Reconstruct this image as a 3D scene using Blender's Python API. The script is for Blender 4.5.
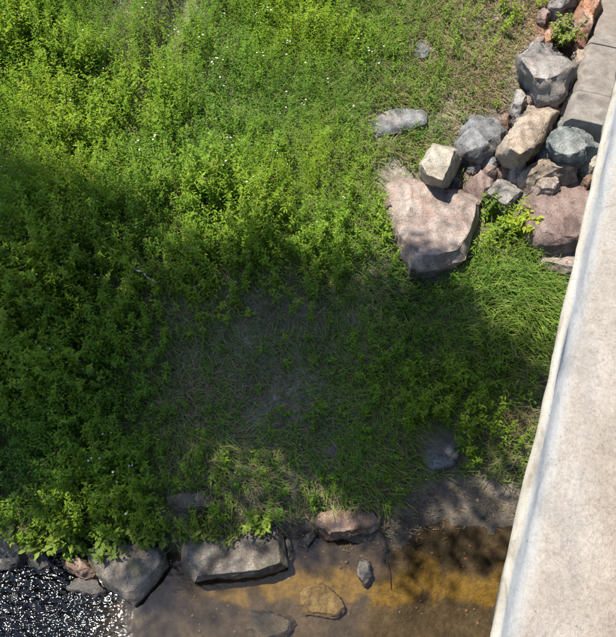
import bpy, bmesh, math, random
import numpy as np
from mathutils import Vector, noise as mnoise

for o in list(bpy.data.objects):
    bpy.data.objects.remove(o)
random.seed(7)
rng = np.random.default_rng(11)
R = math.radians
scene = bpy.context.scene
COL = scene.collection

# ------------------------------------------------------------------ camera
CAM_Z = 5.5
PITCH = R(57.0)            # looking down from the bridge edge
F = 660.0                  # focal length in photograph pixels (616 x 637)
cd = bpy.data.cameras.new('camera')
cam = bpy.data.objects.new('camera', cd)
COL.objects.link(cam)
cam.location = (0, 0, CAM_Z)
cam.rotation_euler = (math.pi / 2 - PITCH, 0, 0)
cd.sensor_fit = 'HORIZONTAL'
cd.sensor_width = 36
cd.lens = 36 * F / 616
cd.clip_start = 0.05
cd.clip_end = 2000
scene.camera = cam

# ------------------------------------------------------------------ sky, sun, exposure
SUN = Vector((-0.406, 0.20, 1.07)).normalized()      # towards the sun
world = bpy.data.worlds.new('World')
scene.world = world
world.use_nodes = True
wn = world.node_tree.nodes
bg = wn.get('Background') or wn.new('ShaderNodeBackground')
sky = wn.new('ShaderNodeTexSky')
sky.sky_type = 'NISHITA'
sky.sun_disc = False
sky.sun_elevation = math.asin(SUN.z)
sky.sun_rotation = math.atan2(SUN.x, SUN.y)
sky.altitude = 600
world.node_tree.links.new(sky.outputs[0], bg.inputs[0])
bg.inputs[1].default_value = 0.15
sl = bpy.data.lights.new('sun', 'SUN')
sl.energy = 4.6
sl.angle = R(0.53)
sl.color = (1.0, 0.935, 0.80)
so = bpy.data.objects.new('sun', sl)
COL.objects.link(so)
so.rotation_euler = SUN.to_track_quat('Z', 'Y').to_euler()
so.location = SUN * 60
scene.view_settings.view_transform = 'Standard'
scene.view_settings.look = 'None'
scene.view_settings.exposure = 1.15
scene.view_settings.gamma = 1.0
scene.view_settings.use_curve_mapping = False
scene.render.engine = 'CYCLES'

# ------------------------------------------------------------------ pixel <-> world
cp, sp = math.cos(PITCH), math.sin(PITCH)

def ray(px, py):
    a = (px - 308.0) / F
    v = (py - 318.5) / F
    return np.array([a, cp - v * sp, -sp - v * cp])

def at(px, py, z):
    d = ray(px, py)
    t = (z - CAM_Z) / d[2]
    return np.array([d[0] * t, d[1] * t, z])

def to_px(x, y, z):
    dz = z - CAM_Z
    depth = y * cp - dz * sp
    up = y * sp + dz * cp
    return 308 + F * x / depth, 318.5 - F * up / depth

# ------------------------------------------------------------------ value noise
_perm = np.random.default_rng(3).random((256, 256))

def vnoise(x, y, seed=0):
    x = np.asarray(x, float) + seed * 17.31
    y = np.asarray(y, float) + seed * 9.77
    xi = np.floor(x).astype(int); yi = np.floor(y).astype(int)
    fx = x - xi; fy = y - yi
    fx = fx * fx * (3 - 2 * fx); fy = fy * fy * (3 - 2 * fy)
    g = lambda i, j: _perm[i & 255, j & 255]
    return ((g(xi, yi) * (1 - fx) + g(xi + 1, yi) * fx) * (1 - fy)
            + (g(xi, yi + 1) * (1 - fx) + g(xi + 1, yi + 1) * fx) * fy) * 2 - 1

def sstep(a, b, x):
    t = np.clip((x - a) / (b - a), 0, 1)
    return t * t * (3 - 2 * t)

# ------------------------------------------------------------------ bridge axes
PZ = CAM_Z - 1.1                                  # top of the parapet
pA, pB = at(490, 637, PZ), at(616, 76, PZ)
DV = (pB - pA)[:2]; DV = DV / np.linalg.norm(DV)  # along the bridge
NV = np.array([DV[1], -DV[0]])                    # to the right, over the deck
N0 = float(pA[:2] @ NV)                           # outer edge of the parapet

def sn(s, n, z):
    p = DV * s + NV * n
    return (float(p[0]), float(p[1]), float(z))

# ------------------------------------------------------------------ terrain
def shore(x):
    return 1.40 + 0.07 * vnoise(x * 1.3, x * 0 + 2.0, 4) + 0.05 * vnoise(x * 3.1, x * 0, 5) + 0.03 * vnoise(x * 9, x * 0, 15) \
        + 0.10 * np.exp(-((x - 0.18) / 0.28) ** 2) + 0.10 * sstep(0.5, 1.2, x) - 0.12 * sstep(-1.6, -2.4, x)

def height(x, y):
    x = np.asarray(x, float); y = np.asarray(y, float)
    d = y - shore(x)
    z = np.interp(d, [-60, -16, -12, -7.2, -6.2, -5, -0.9, -0.25, 0, 0.14, 0.5, 5.2, 7.5, 13, 110],
                  [5.5, 4.6, 4.2, 0.6, 0, -0.25, -0.19, -0.10, -0.01, 0.17, 0.28, 1.42, 2.1, 4.4, 6])
    # gentler muddy shore near the bridge
    mud = sstep(0.4, 0.9, x)
    z2 = np.interp(d, [-60, -16, -12, -7.2, -6.2, -5, -0.9, -0.25, 0.1, 0.4, 0.8, 5.2, 7.5, 13, 110],
                   [5.5, 4.6, 4.2, 0.6, 0, -0.25, -0.17, -0.03, 0.015, 0.10, 0.33, 1.42, 2.1, 4.4, 6])
    z = z * (1 - mud) + z2 * mud
    w = sstep(0.3, 0.8, d) + sstep(-6.6, -7.5, d)
    z = z + w * (0.07 * vnoise(x * 0.9, y * 0.9, 1) + 0.035 * vnoise(x * 2.3, y * 2.3, 2) + 0.012 * vnoise(x * 7, y * 7, 3))
    z = z + (0.022 * vnoise(x * 3, y * 3, 6) + 0.014 * vnoise(x * 8, y * 8, 16) + 0.006 * vnoise(x * 19, y * 19, 17)) * (1 - np.clip(w, 0, 1))
    # dry rill through the herbs
    t_ = np.clip((y - 4.75) / 2.2, -0.2, 2.0)
    gxl = -1.66 + (-1.42 + 1.66) * t_ + 0.06 * np.sin(y * 3.0)
    z = z - 0.24 * np.exp(-((x - gxl) / 0.12) ** 2) * sstep(4.6, 5.3, y) * (1 - sstep(8.5, 9.5, y))
    # approach embankments at both ends of the bridge
    s = x * DV[0] + y * DV[1]; n = x * NV[0] + y * NV[1]
    e = np.maximum(sstep(8.2, 10.5, s), sstep(-9.2, -11.5, s)) * sstep(-3.0, -0.2, n) * (1 - sstep(5.8, 8.5, n))
    k = sstep(N0 + 0.02, N0 + 0.16, n) * (1 - sstep(N0 + 1.2, N0 + 2.0, n)) * sstep(4.2, 4.8, s) * (1 - sstep(9.0, 9.8, s))
    z = z * (1 - k) + np.minimum(z, 1.28) * k          # levelled strip behind the wing wall
    return z * (1 - e) + (PZ - 0.32) * e

def gz(x, y):
    return float(height(np.array([x]), np.array([y]))[0])

def ground_at(px, py):
    z = 0.8
    for _ in range(25):
        p = at(px, py, z)
        z = 0.5 * z + 0.5 * gz(p[0], p[1])
    return at(px, py, z)

# ------------------------------------------------------------------ node helpers
def new_mat(name):
    m = bpy.data.materials.new(name)
    m.use_nodes = True
    nt = m.node_tree
    nt.nodes.clear()
    out = nt.nodes.new('ShaderNodeOutputMaterial')
    return m, nt, out

def nd(nt, t, **k):
    n = nt.nodes.new(t)
    for a, b in k.items():
        setattr(n, a, b)
    return n

def tex_noise(nt, vec, scale, detail=5, rough=0.6, dist=0.0):
    n = nd(nt, 'ShaderNodeTexNoise')
    n.inputs['Scale'].default_value = scale
    n.inputs['Detail'].default_value = detail
    n.inputs['Roughness'].default_value = rough
    n.inputs['Distortion'].default_value = dist
    nt.links.new(vec, n.inputs['Vector'])
    return n.outputs['Fac']

def ramp(nt, fac, stops):
    r = nd(nt, 'ShaderNodeValToRGB')
    e = r.color_ramp.elements
    while len(e) < len(stops):
        e.new(0.5)
    for q, (p, c) in zip(e, stops):
        q.position = p
        q.color = (c[0], c[1], c[2], 1) if not isinstance(c, (int, float)) else (c, c, c, 1)
    nt.links.new(fac, r.inputs[0])
    return r.outputs[0]

def mixc(nt, fac, a, b, mode='MIX'):
    m = nd(nt, 'ShaderNodeMix', data_type='RGBA', blend_type=mode)
    if isinstance(fac, (int, float)):
        m.inputs[0].default_value = fac
    else:
        nt.links.new(fac, m.inputs[0])
    for s, v in ((6, a), (7, b)):
        if isinstance(v, tuple):
            m.inputs[s].default_value = (v[0], v[1], v[2], 1)
        else:
            nt.links.new(v, m.inputs[s])
    return m.outputs[2]

def bump(nt, h, strength, dist, normal=None):
    b = nd(nt, 'ShaderNodeBump')
    b.inputs['Strength'].default_value = strength
    b.inputs['Distance'].default_value = dist
    nt.links.new(h, b.inputs['Height'])
    if normal is not None:
        nt.links.new(normal, b.inputs['Normal'])
    return b.outputs[0]

def pbr(nt, out, col, rough, normal=None, spec=0.4):
    p = nd(nt, 'ShaderNodeBsdfPrincipled')
    if isinstance(col, tuple):
        p.inputs['Base Color'].default_value = (*col, 1)
    else:
        nt.links.new(col, p.inputs['Base Color'])
    if isinstance(rough, (int, float)):
        p.inputs['Roughness'].default_value = rough
    else:
        nt.links.new(rough, p.inputs['Roughness'])
    p.inputs['Specular IOR Level'].default_value = spec
    if normal is not None:
        nt.links.new(normal, p.inputs['Normal'])
    nt.links.new(p.outputs[0], out.inputs[0])
    return p

def objvec(nt):
    return nd(nt, 'ShaderNodeTexCoord').outputs['Object']

# ------------------------------------------------------------------ materials
def rock_mat(name, base, dark, light, tint=None, wet=False, scale=1.0, rough=0.85):
    m, nt, out = new_mat(name)
    v = objvec(nt)
    oi = nd(nt, 'ShaderNodeObjectInfo')
    add = nd(nt, 'ShaderNodeVectorMath', operation='ADD')
    nt.links.new(v, add.inputs[0]); nt.links.new(oi.outputs['Location'], add.inputs[1])
    v = add.outputs[0]
    big = tex_noise(nt, v, 3.5 * scale, 6, 0.65, 0.6)
    c = ramp(nt, big, [(0.36, dark), (0.48, base), (0.62, light)])
    if tint:
        t = tex_noise(nt, v, 5.5 * scale, 4, 0.6, 1.2)
        f = ramp(nt, t, [(0.52, 0.0), (0.66, 0.8)])
        c = mixc(nt, f, c, tint)
    sp1 = tex_noise(nt, v, 95, 3, 0.7)
    f = ramp(nt, sp1, [(0.36, 0.42), (0.5, 1.0), (0.66, 1.45)])
    c = mixc(nt, 0.65, c, f, 'MULTIPLY')
    # pale lichen and dirt freckles
    li = tex_noise(nt, v, 19, 5, 0.7, 0.5)
    f = ramp(nt, li, [(0.60, 0.0), (0.70, 0.5)])
    c = mixc(nt, f, c, tuple(min(0.5, q * 1.15 + 0.02) for q in light))
    f = ramp(nt, tex_noise(nt, v, 11, 5, 0.7, 0.9), [(0.30, 0.65), (0.42, 0.0)])
    c = mixc(nt, f, c, tuple(q * 0.45 for q in dark))
    vo = nd(nt, 'ShaderNodeTexVoronoi', feature='DISTANCE_TO_EDGE')
    vo.inputs['Scale'].default_value = 4.2
    wv = nd(nt, 'ShaderNodeVectorMath', operation='ADD')
    nn = nd(nt, 'ShaderNodeTexNoise'); nn.inputs['Scale'].default_value = 6
    nt.links.new(v, nn.inputs['Vector'])
    nt.links.new(nn.outputs['Color'], wv.inputs[1]); nt.links.new(v, wv.inputs[0])
    nt.links.new(wv.outputs[0], vo.inputs['Vector'])
    crack = ramp(nt, vo.outputs['Distance'], [(0.0, 0.0), (0.03, 1.0)])
    cv = nd(nt, 'ShaderNodeTexVoronoi', feature='DISTANCE_TO_EDGE'); cv.inputs['Scale'].default_value = 2.3
    nt.links.new(wv.outputs[0], cv.inputs['Vector'])
    c = mixc(nt, ramp(nt, cv.outputs['Distance'], [(0.0, 0.7), (0.014, 0.0)]), c, tuple(q * 0.3 for q in dark))
    strat = nd(nt, 'ShaderNodeTexWave', wave_type='BANDS'); strat.inputs['Scale'].default_value = 2.6
    strat.inputs['Distortion'].default_value = 9.0; strat.inputs['Detail'].default_value = 4
    nt.links.new(v, strat.inputs['Vector'])
    c = mixc(nt, 1.0, c, ramp(nt, strat.outputs['Fac'], [(0.1, 0.72), (0.5, 0.84), (0.9, 0.90)]), 'MULTIPLY')
    hgt = mixc(nt, 0.06, tex_noise(nt, v, 26, 8, 0.72), crack)
    nrm = bump(nt, hgt, 0.9, 0.018)
    nrm = bump(nt, sp1, 0.4, 0.004, nrm)
    pbr(nt, out, c, 0.22 if wet else rough, nrm, 0.5 if wet else 0.3)
    return m

MAT = {}
MAT['pink'] = rock_mat('pink_granite', (0.28, 0.222, 0.195), (0.155, 0.12, 0.105), (0.37, 0.31, 0.275), (0.30, 0.19, 0.155))
MAT['mauve'] = rock_mat('mauve_stone', (0.20, 0.142, 0.128), (0.115, 0.08, 0.073), (0.28, 0.215, 0.195), (0.245, 0.165, 0.145))
MAT['grey'] = rock_mat('grey_granite', (0.225, 0.208, 0.198), (0.075, 0.073, 0.075), (0.34, 0.308, 0.29), (0.27, 0.225, 0.205))
MAT['dark'] = rock_mat('dark_stone', (0.13, 0.135, 0.14), (0.05, 0.053, 0.058), (0.25, 0.25, 0.255), (0.28, 0.22, 0.18))
MAT['brown'] = rock_mat('brown_slab', (0.20, 0.13, 0.095), (0.10, 0.07, 0.055), (0.30, 0.22, 0.17), (0.26, 0.14, 0.09))
MAT['tan'] = rock_mat('tan_stone', (0.32, 0.26, 0.205), (0.155, 0.122, 0.098), (0.42, 0.36, 0.30), (0.30, 0.21, 0.155))
MAT['teal'] = rock_mat('teal_stone', (0.16, 0.185, 0.185), (0.07, 0.085, 0.09), (0.28, 0.30, 0.295), (0.22, 0.215, 0.20))
MAT['pale'] = rock_mat('pale_stone', (0.36, 0.32, 0.26), (0.24, 0.205, 0.165), (0.43, 0.39, 0.33))
MAT['rust'] = rock_mat('rust_stone', (0.36, 0.175, 0.105), (0.17, 0.10, 0.075), (0.42, 0.31, 0.25), (0.40, 0.20, 0.11))
MAT['wet'] = rock_mat('wet_stone', (0.07, 0.062, 0.055), (0.025, 0.024, 0.024), (0.13, 0.115, 0.10), None, True)
MAT['block'] = rock_mat('weathered_block', (0.155, 0.128, 0.105), (0.07, 0.058, 0.048), (0.25, 0.215, 0.18), (0.11, 0.11, 0.065))
MAT['gold'] = rock_mat('algae_stone', (0.19, 0.135, 0.055), (0.10, 0.07, 0.03), (0.29, 0.235, 0.13), None, False)

def terrain_mat():
    m, nt, out = new_mat('bank_soil')
    geo = nd(nt, 'ShaderNodeNewGeometry')
    v = geo.outputs['Position']
    sep = nd(nt, 'ShaderNodeSeparateXYZ'); nt.links.new(v, sep.inputs[0])
    a = tex_noise(nt, v, 1.7, 6, 0.65, 0.4)
    soil = ramp(nt, a, [(0.32, (0.075, 0.063, 0.048)), (0.5, (0.16, 0.138, 0.106)), (0.68, (0.25, 0.22, 0.175))])
    b = tex_noise(nt, v, 22, 6, 0.7)
    soil = mixc(nt, 0.85, soil, ramp(nt, b, [(0.32, 0.4), (0.5, 1.0), (0.68, 1.7)]), 'MULTIPLY')
    soil = mixc(nt, 0.7, soil, ramp(nt, tex_noise(nt, v, 75, 4, 0.75), [(0.32, 0.45), (0.5, 1.0), (0.68, 1.6)]), 'MULTIPLY')
    moss = ramp(nt, tex_noise(nt, v, 3.2, 6, 0.7, 0.6), [(0.46, 0.0), (0.62, 0.75)])
    soil = mixc(nt, moss, soil, (0.05, 0.065, 0.022))
    flat = nd(nt, 'ShaderNodeVectorMath', operation='MULTIPLY'); nt.links.new(v, flat.inputs[0]); flat.inputs[1].default_value = (1, 1, 0)
    for (wx_, wy_, rad_) in ((1.68, 2.22, 0.42), (2.62, 6.35, 0.55)):
        dv = nd(nt, 'ShaderNodeVectorMath', operation='DISTANCE')
        nt.links.new(flat.outputs[0], dv.inputs[0]); dv.inputs[1].default_value = (wx_, wy_, 0)
        da = nd(nt, 'ShaderNodeMath', operation='MULTIPLY_ADD'); nt.links.new(a, da.inputs[0]); da.inputs[1].default_value = -0.3; nt.links.new(dv.outputs['Value'], da.inputs[2])
        mq = nd(nt, 'ShaderNodeMapRange'); mq.inputs[1].default_value = rad_ - 0.15; mq.inputs[2].default_value = rad_ * 0.3 - 0.15
        mq.inputs[4].default_value = 0.8
        nt.links.new(da.outputs[0], mq.inputs[0])
        soil = mixc(nt, mq.outputs[0], soil, ramp(nt, b, [(0.3, (0.09, 0.04, 0.028)), (0.7, (0.24, 0.115, 0.08))]))
    # stream bed: sand, golden algae film, dark silt
    s = tex_noise(nt, v, 2.4, 6, 0.65, 0.8)
    bed = ramp(nt, s, [(0.32, (0.026, 0.021, 0.017)), (0.45, (0.046, 0.036, 0.028)), (0.58, (0.073, 0.056, 0.04)), (0.70, (0.105, 0.082, 0.063))])
    g = nd(nt, 'ShaderNodeTexVoronoi'); g.inputs['Scale'].default_value = 38
    nt.links.new(v, g.inputs['Vector'])
    bed = mixc(nt, 0.5, bed, ramp(nt, g.outputs['Color'], [(0.1, 0.55), (0.5, 1.0), (0.9, 1.4)]), 'MULTIPLY')
    # algae stripe along the shore (y about 1.0 to 1.2)
    wob = tex_noise(nt, v, 2.6, 5, 0.62, 0.6)
    yy = nd(nt, 'ShaderNodeMath', operation='MULTIPLY_ADD')
    nt.links.new(wob, yy.inputs[0]); yy.inputs[1].default_value = 0.62
    nt.links.new(sep.outputs[1], yy.inputs[2])
    mr = nd(nt, 'ShaderNodeMapRange', interpolation_type='SMOOTHSTEP')
    mr.inputs[1].default_value = 1.23; mr.inputs[2].default_value = 1.34
    nt.links.new(yy.outputs[0], mr.inputs[0])
    mr2 = nd(nt, 'ShaderNodeMapRange', interpolation_type='SMOOTHSTEP')
    mr2.inputs[1].default_value = 1.56; mr2.inputs[2].default_value = 1.45
    nt.links.new(yy.outputs[0], mr2.inputs[0])
    mul = nd(nt, 'ShaderNodeMath', operation='MULTIPLY')
    nt.links.new(mr.outputs[0], mul.inputs[0]); nt.links.new(mr2.outputs[0], mul.inputs[1])
    m3 = nd(nt, 'ShaderNodeMath', operation='MULTIPLY'); nt.links.new(mul.outputs[0], m3.inputs[0]); m3.inputs[1].default_value = 0.6
    xr = nd(nt, 'ShaderNodeMapRange', interpolation_type='SMOOTHSTEP'); xr.inputs[1].default_value = -1.05; xr.inputs[2].default_value = -0.6
    nt.links.new(sep.outputs[0], xr.inputs[0])
    m4 = nd(nt, 'ShaderNodeMath', operation='MULTIPLY'); nt.links.new(m3.outputs[0], m4.inputs[0]); nt.links.new(xr.outputs[0], m4.inputs[1])
    bed = mixc(nt, m4.outputs[0], bed, ramp(nt, b, [(0.3, (0.09, 0.06, 0.016)), (0.6, (0.27, 0.175, 0.024))]))
    zf = nd(nt, 'ShaderNodeMapRange'); zf.inputs[1].default_value = -0.06; zf.inputs[2].default_value = 0.05
    zz = nd(nt, 'ShaderNodeMath', operation='MULTIPLY_ADD')
    nt.links.new(a, zz.inputs[0]); zz.inputs[1].default_value = -0.06; nt.links.new(sep.outputs[2], zz.inputs[2])
    nt.links.new(zz.outputs[0], zf.inputs[0])
    mudc = ramp(nt, tex_noise(nt, v, 6, 6, 0.7), [(0.34, (0.055, 0.045, 0.036)), (0.5, (0.125, 0.105, 0.086)), (0.66, (0.22, 0.185, 0.152))])
    c = mixc(nt, zf.outputs[0], bed, mudc)
    zf2 = nd(nt, 'ShaderNodeMapRange'); zf2.inputs[1].default_value = 0.14; zf2.inputs[2].default_value = 0.34
    nt.links.new(sep.outputs[2], zf2.inputs[0])
    c = mixc(nt, zf2.outputs[0], c, soil)
    # open meadow far from the stream
    far = nd(nt, 'ShaderNodeVectorMath', operation='LENGTH'); nt.links.new(v, far.inputs[0])
    ff = nd(nt, 'ShaderNodeMapRange'); ff.inputs[1].default_value = 8.2; ff.inputs[2].default_value = 9.6
    nt.links.new(far.outputs['Value'], ff.inputs[0])
    mead = ramp(nt, b, [(0.3, (0.03, 0.05, 0.012)), (0.7, (0.09, 0.13, 0.03))])
    land = nd(nt, 'ShaderNodeMath', operation='MULTIPLY')
    nt.links.new(ff.outputs[0], land.inputs[0]); nt.links.new(zf2.outputs[0], land.inputs[1])
    c = mixc(nt, land.outputs[0], c, mead)
    nrm = bump(nt, b, 0.8, 0.02)
    nrm = bump(nt, tex_noise(nt, v, 90, 4, 0.7), 0.5, 0.005, nrm)
    rr = ramp(nt, zf.outputs[0], [(0.0, 0.45), (1.0, 0.8)])
    pbr(nt, out, c, rr, nrm, 0.25)
    return m
MAT['soil'] = terrain_mat()

def water_mat():
    m, nt, out = new_mat('stream_water')
    geo = nd(nt, 'ShaderNodeNewGeometry')
    v = geo.outputs['Position']
    sep = nd(nt, 'ShaderNodeSeparateXYZ'); nt.links.new(v, sep.inputs[0])
    st = nd(nt, 'ShaderNodeMapping'); st.inputs['Scale'].default_value = (0.75, 1.15, 1)
    nt.links.new(v, st.inputs['Vector'])
    r1 = tex_noise(nt, st.outputs[0], 17, 2, 0.5, 0.3)
    r2 = tex_noise(nt, st.outputs[0], 30, 1, 0.5, 0.4)
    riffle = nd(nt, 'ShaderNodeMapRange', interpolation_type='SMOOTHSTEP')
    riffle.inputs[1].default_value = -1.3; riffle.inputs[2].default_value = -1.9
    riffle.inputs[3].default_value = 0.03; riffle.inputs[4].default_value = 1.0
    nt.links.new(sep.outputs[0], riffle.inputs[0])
    b = nd(nt, 'ShaderNodeBump'); b.inputs['Distance'].default_value = 0.042
    nt.links.new(riffle.outputs[0], b.inputs['Strength']); nt.links.new(r1, b.inputs['Height'])
    b2 = nd(nt, 'ShaderNodeBump'); b2.inputs['Distance'].default_value = 0.0009
    nt.links.new(riffle.outputs[0], b2.inputs['Strength']); nt.links.new(r2, b2.inputs['Height'])
    nt.links.new(b.outputs[0], b2.inputs['Normal'])
    gl = nd(nt, 'ShaderNodeBsdfGlossy'); gl.inputs['Roughness'].default_value = 0.085
    nt.links.new(b2.outputs[0], gl.inputs['Normal'])
    # dark tree reflection painted into the riffle tint; clear tea-coloured water over the sand
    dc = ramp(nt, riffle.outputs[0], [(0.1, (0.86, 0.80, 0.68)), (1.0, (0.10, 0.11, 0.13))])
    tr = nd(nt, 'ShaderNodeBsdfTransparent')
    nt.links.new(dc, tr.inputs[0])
    fr = nd(nt, 'ShaderNodeFresnel'); fr.inputs['IOR'].default_value = 1.45
    nt.links.new(b2.outputs[0], fr.inputs['Normal'])
    mx = nd(nt, 'ShaderNodeMixShader')
    nt.links.new(fr.outputs[0], mx.inputs[0])
    nt.links.new(tr.outputs[0], mx.inputs[1]); nt.links.new(gl.outputs[0], mx.inputs[2])
    nt.links.new(mx.outputs[0], out.inputs[0])
    return m
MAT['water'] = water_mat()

def concrete_mat(name, base, light, dark, grain=1.0, stain=(0.30, 0.24, 0.19), bumpd=0.006, world_space=True):
    m, nt, out = new_mat(name)
    v = nd(nt, 'ShaderNodeNewGeometry').outputs['Position']
    a = tex_noise(nt, v, 7, 7, 0.7, 0.5)
    c = ramp(nt, a, [(0.32, dark), (0.5, base), (0.66, light)])
    b = tex_noise(nt, v, 2.6, 5, 0.6, 0.6)
    c = mixc(nt, ramp(nt, b, [(0.45, 0.0), (0.65, 0.55)]), c, stain)
    g = tex_noise(nt, v, 160 * grain, 4, 0.75)
    c = mixc(nt, 0.5, c, ramp(nt, g, [(0.3, 0.6), (0.5, 1.0), (0.7, 1.28)]), 'MULTIPLY')
    pit = nd(nt, 'ShaderNodeTexVoronoi'); pit.inputs['Scale'].default_value = 75 * grain
    nt.links.new(v, pit.inputs['Vector'])
    pm = ramp(nt, pit.outputs['Distance'], [(0.10, 1.0), (0.2, 0.0)])
    gate = ramp(nt, tex_noise(nt, v, 18, 3, 0.6), [(0.5, 0.0), (0.62, 1.0)])
    mm = nd(nt, 'ShaderNodeMath', operation='MULTIPLY')
    nt.links.new(pm, mm.inputs[0]); nt.links.new(gate, mm.inputs[1])
    c = mixc(nt, mm.outputs[0], c, tuple(q * 0.55 for q in dark))
    h = mixc(nt, 0.5, tex_noise(nt, v, 48, 8, 0.75), g)
    nrm = bump(nt, h, 0.9, bumpd)
    pbr(nt, out, c, 0.9, nrm, 0.2)
    return m
MAT['concrete'] = concrete_mat('parapet_concrete', (0.40, 0.355, 0.32), (0.50, 0.465, 0.43), (0.30, 0.26, 0.23), 1.0, (0.39, 0.315, 0.27), 0.008)
def parapet_mat():
    m, nt, out = new_mat('parapet_surface')
    P = nd(nt, 'ShaderNodeNewGeometry').outputs['Position']
    def dot(v):
        d = nd(nt, 'ShaderNodeVectorMath', operation='DOT_PRODUCT')
        nt.links.new(P, d.inputs[0]); d.inputs[1].default_value = (float(v[0]), float(v[1]), 0.0)
        return d.outputs['Value']
    n_, s_ = dot(NV), dot(DV)
    cmb = nd(nt, 'ShaderNodeCombineXYZ')
    nt.links.new(n_, cmb.inputs[0]); nt.links.new(s_, cmb.inputs[1])
    mp = nd(nt, 'ShaderNodeMapping'); mp.inputs['Scale'].default_value = (1, 0.28, 1)
    nt.links.new(cmb.outputs[0], mp.inputs['Vector'])
    streak = tex_noise(nt, mp.outputs[0], 26, 6, 0.65, 0.7)
    wob = tex_noise(nt, mp.outputs[0], 30, 5, 0.7, 0.3)
    q = nd(nt, 'ShaderNodeMath', operation='MULTIPLY_ADD')
    nt.links.new(wob, q.inputs[0]); q.inputs[1].default_value = 0.022; nt.links.new(n_, q.inputs[2])
    def band(a, b):
        mr = nd(nt, 'ShaderNodeMapRange', interpolation_type='SMOOTHSTEP')
        mr.inputs[1].default_value = N0 + a + 0.011; mr.inputs[2].default_value = N0 + b + 0.011
        nt.links.new(q.outputs[0], mr.inputs[0]); return mr.outputs[0]
    lip = ramp(nt, streak, [(0.3, (0.15, 0.13, 0.10)), (0.46, (0.255, 0.235, 0.20)), (0.7, (0.30, 0.285, 0.255))])
    tro = ramp(nt, streak, [(0.3, (0.155, 0.157, 0.155)), (0.48, (0.24, 0.242, 0.236)), (0.65, (0.285, 0.282, 0.272))])
    big = tex_noise(nt, P, 8, 7, 0.7, 0.5)
    con = ramp(nt, big, [(0.33, (0.235, 0.20, 0.165)), (0.5, (0.272, 0.24, 0.204)), (0.64, (0.30, 0.27, 0.236))])
    con = mixc(nt, ramp(nt, streak, [(0.40, 0.4), (0.52, 0.0)]), con, (0.21, 0.19, 0.172))
    warm = band(0.07, 0.20)
    con = mixc(nt, warm, con, mixc(nt, 1.0, con, (0.93, 0.84, 0.76), 'MULTIPLY'))
    c = mixc(nt, band(0.008, 0.020), lip, tro)
    rb = band(0.026, 0.060)
    c = mixc(nt, rb, c, con)
    g = tex_noise(nt, P, 150, 4, 0.8)
    gm = tex_noise(nt, P, 55, 5, 0.75, 0.4)
    gc = mixc(nt, 0.45, c, ramp(nt, g, [(0.32, 0.55), (0.5, 1.0), (0.66, 1.3)]), 'MULTIPLY')
    gc = mixc(nt, 0.6, gc, ramp(nt, gm, [(0.34, 0.74), (0.47, 1.0), (0.65, 1.1)]), 'MULTIPLY')
    lc = mixc(nt, 0.35, c, ramp(nt, g, [(0.32, 0.6), (0.5, 1.0), (0.66, 1.2)]), 'MULTIPLY')
    c = mixc(nt, rb, lc, gc)
    pit = nd(nt, 'ShaderNodeTexVoronoi'); pit.inputs['Scale'].default_value = 95
    nt.links.new(P, pit.inputs['Vector'])
    pm = ramp(nt, pit.outputs['Distance'], [(0.12, 1.0), (0.24, 0.0)])
    gate = ramp(nt, tex_noise(nt, P, 33, 3, 0.7), [(0.53, 0.0), (0.60, 1.0)])
    mm = nd(nt, 'ShaderNodeMath', operation='MULTIPLY')
    nt.links.new(pm, mm.inputs[0]); nt.links.new(gate, mm.inputs[1])
    c = mixc(nt, mm.outputs[0], c, (0.17, 0.15, 0.135))
    # hairline cracks
    wn_ = nd(nt, 'ShaderNodeTexNoise'); wn_.inputs['Scale'].default_value = 5; wn_.inputs['Detail'].default_value = 6
    nt.links.new(P, wn_.inputs['Vector'])
    wm = nd(nt, 'ShaderNodeVectorMath', operation='MULTIPLY_ADD'); wm.inputs[1].default_value = (0.25, 0.25, 0.25)
    nt.links.new(wn_.outputs['Color'], wm.inputs[0]); nt.links.new(P, wm.inputs[2])
    cv = nd(nt, 'ShaderNodeTexVoronoi', feature='DISTANCE_TO_EDGE'); cv.inputs['Scale'].default_value = 2.6
    nt.links.new(wm.outputs[0], cv.inputs['Vector'])
    cl = ramp(nt, cv.outputs['Distance'], [(0.0, 0.28), (0.005, 0.0)])
    c = mixc(nt, cl, c, (0.14, 0.12, 0.105))
    h = mixc(nt, 0.5, gm, g)
    b = nd(nt, 'ShaderNodeBump'); b.inputs['Distance'].default_value = 0.009
    rs_ = ramp(nt, rb, [(0.0, 0.22), (1.0, 1.0)])
    nt.links.new(rs_, b.inputs['Strength']); nt.links.new(h, b.inputs['Height'])
    pbr(nt, out, c, 0.9, b.outputs[0], 0.2)
    return m
MAT['parapet'] = parapet_mat()
MAT['wall'] = concrete_mat('wall_concrete', (0.205, 0.185, 0.168), (0.27, 0.248, 0.228), (0.12, 0.108, 0.10), 0.5, (0.205, 0.17, 0.155), 0.02)
MAT['asphalt'] = concrete_mat('asphalt', (0.05, 0.05, 0.05), (0.075, 0.073, 0.07), (0.035, 0.035, 0.035), 1.0, (0.06, 0.055, 0.05), 0.006)

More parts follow.
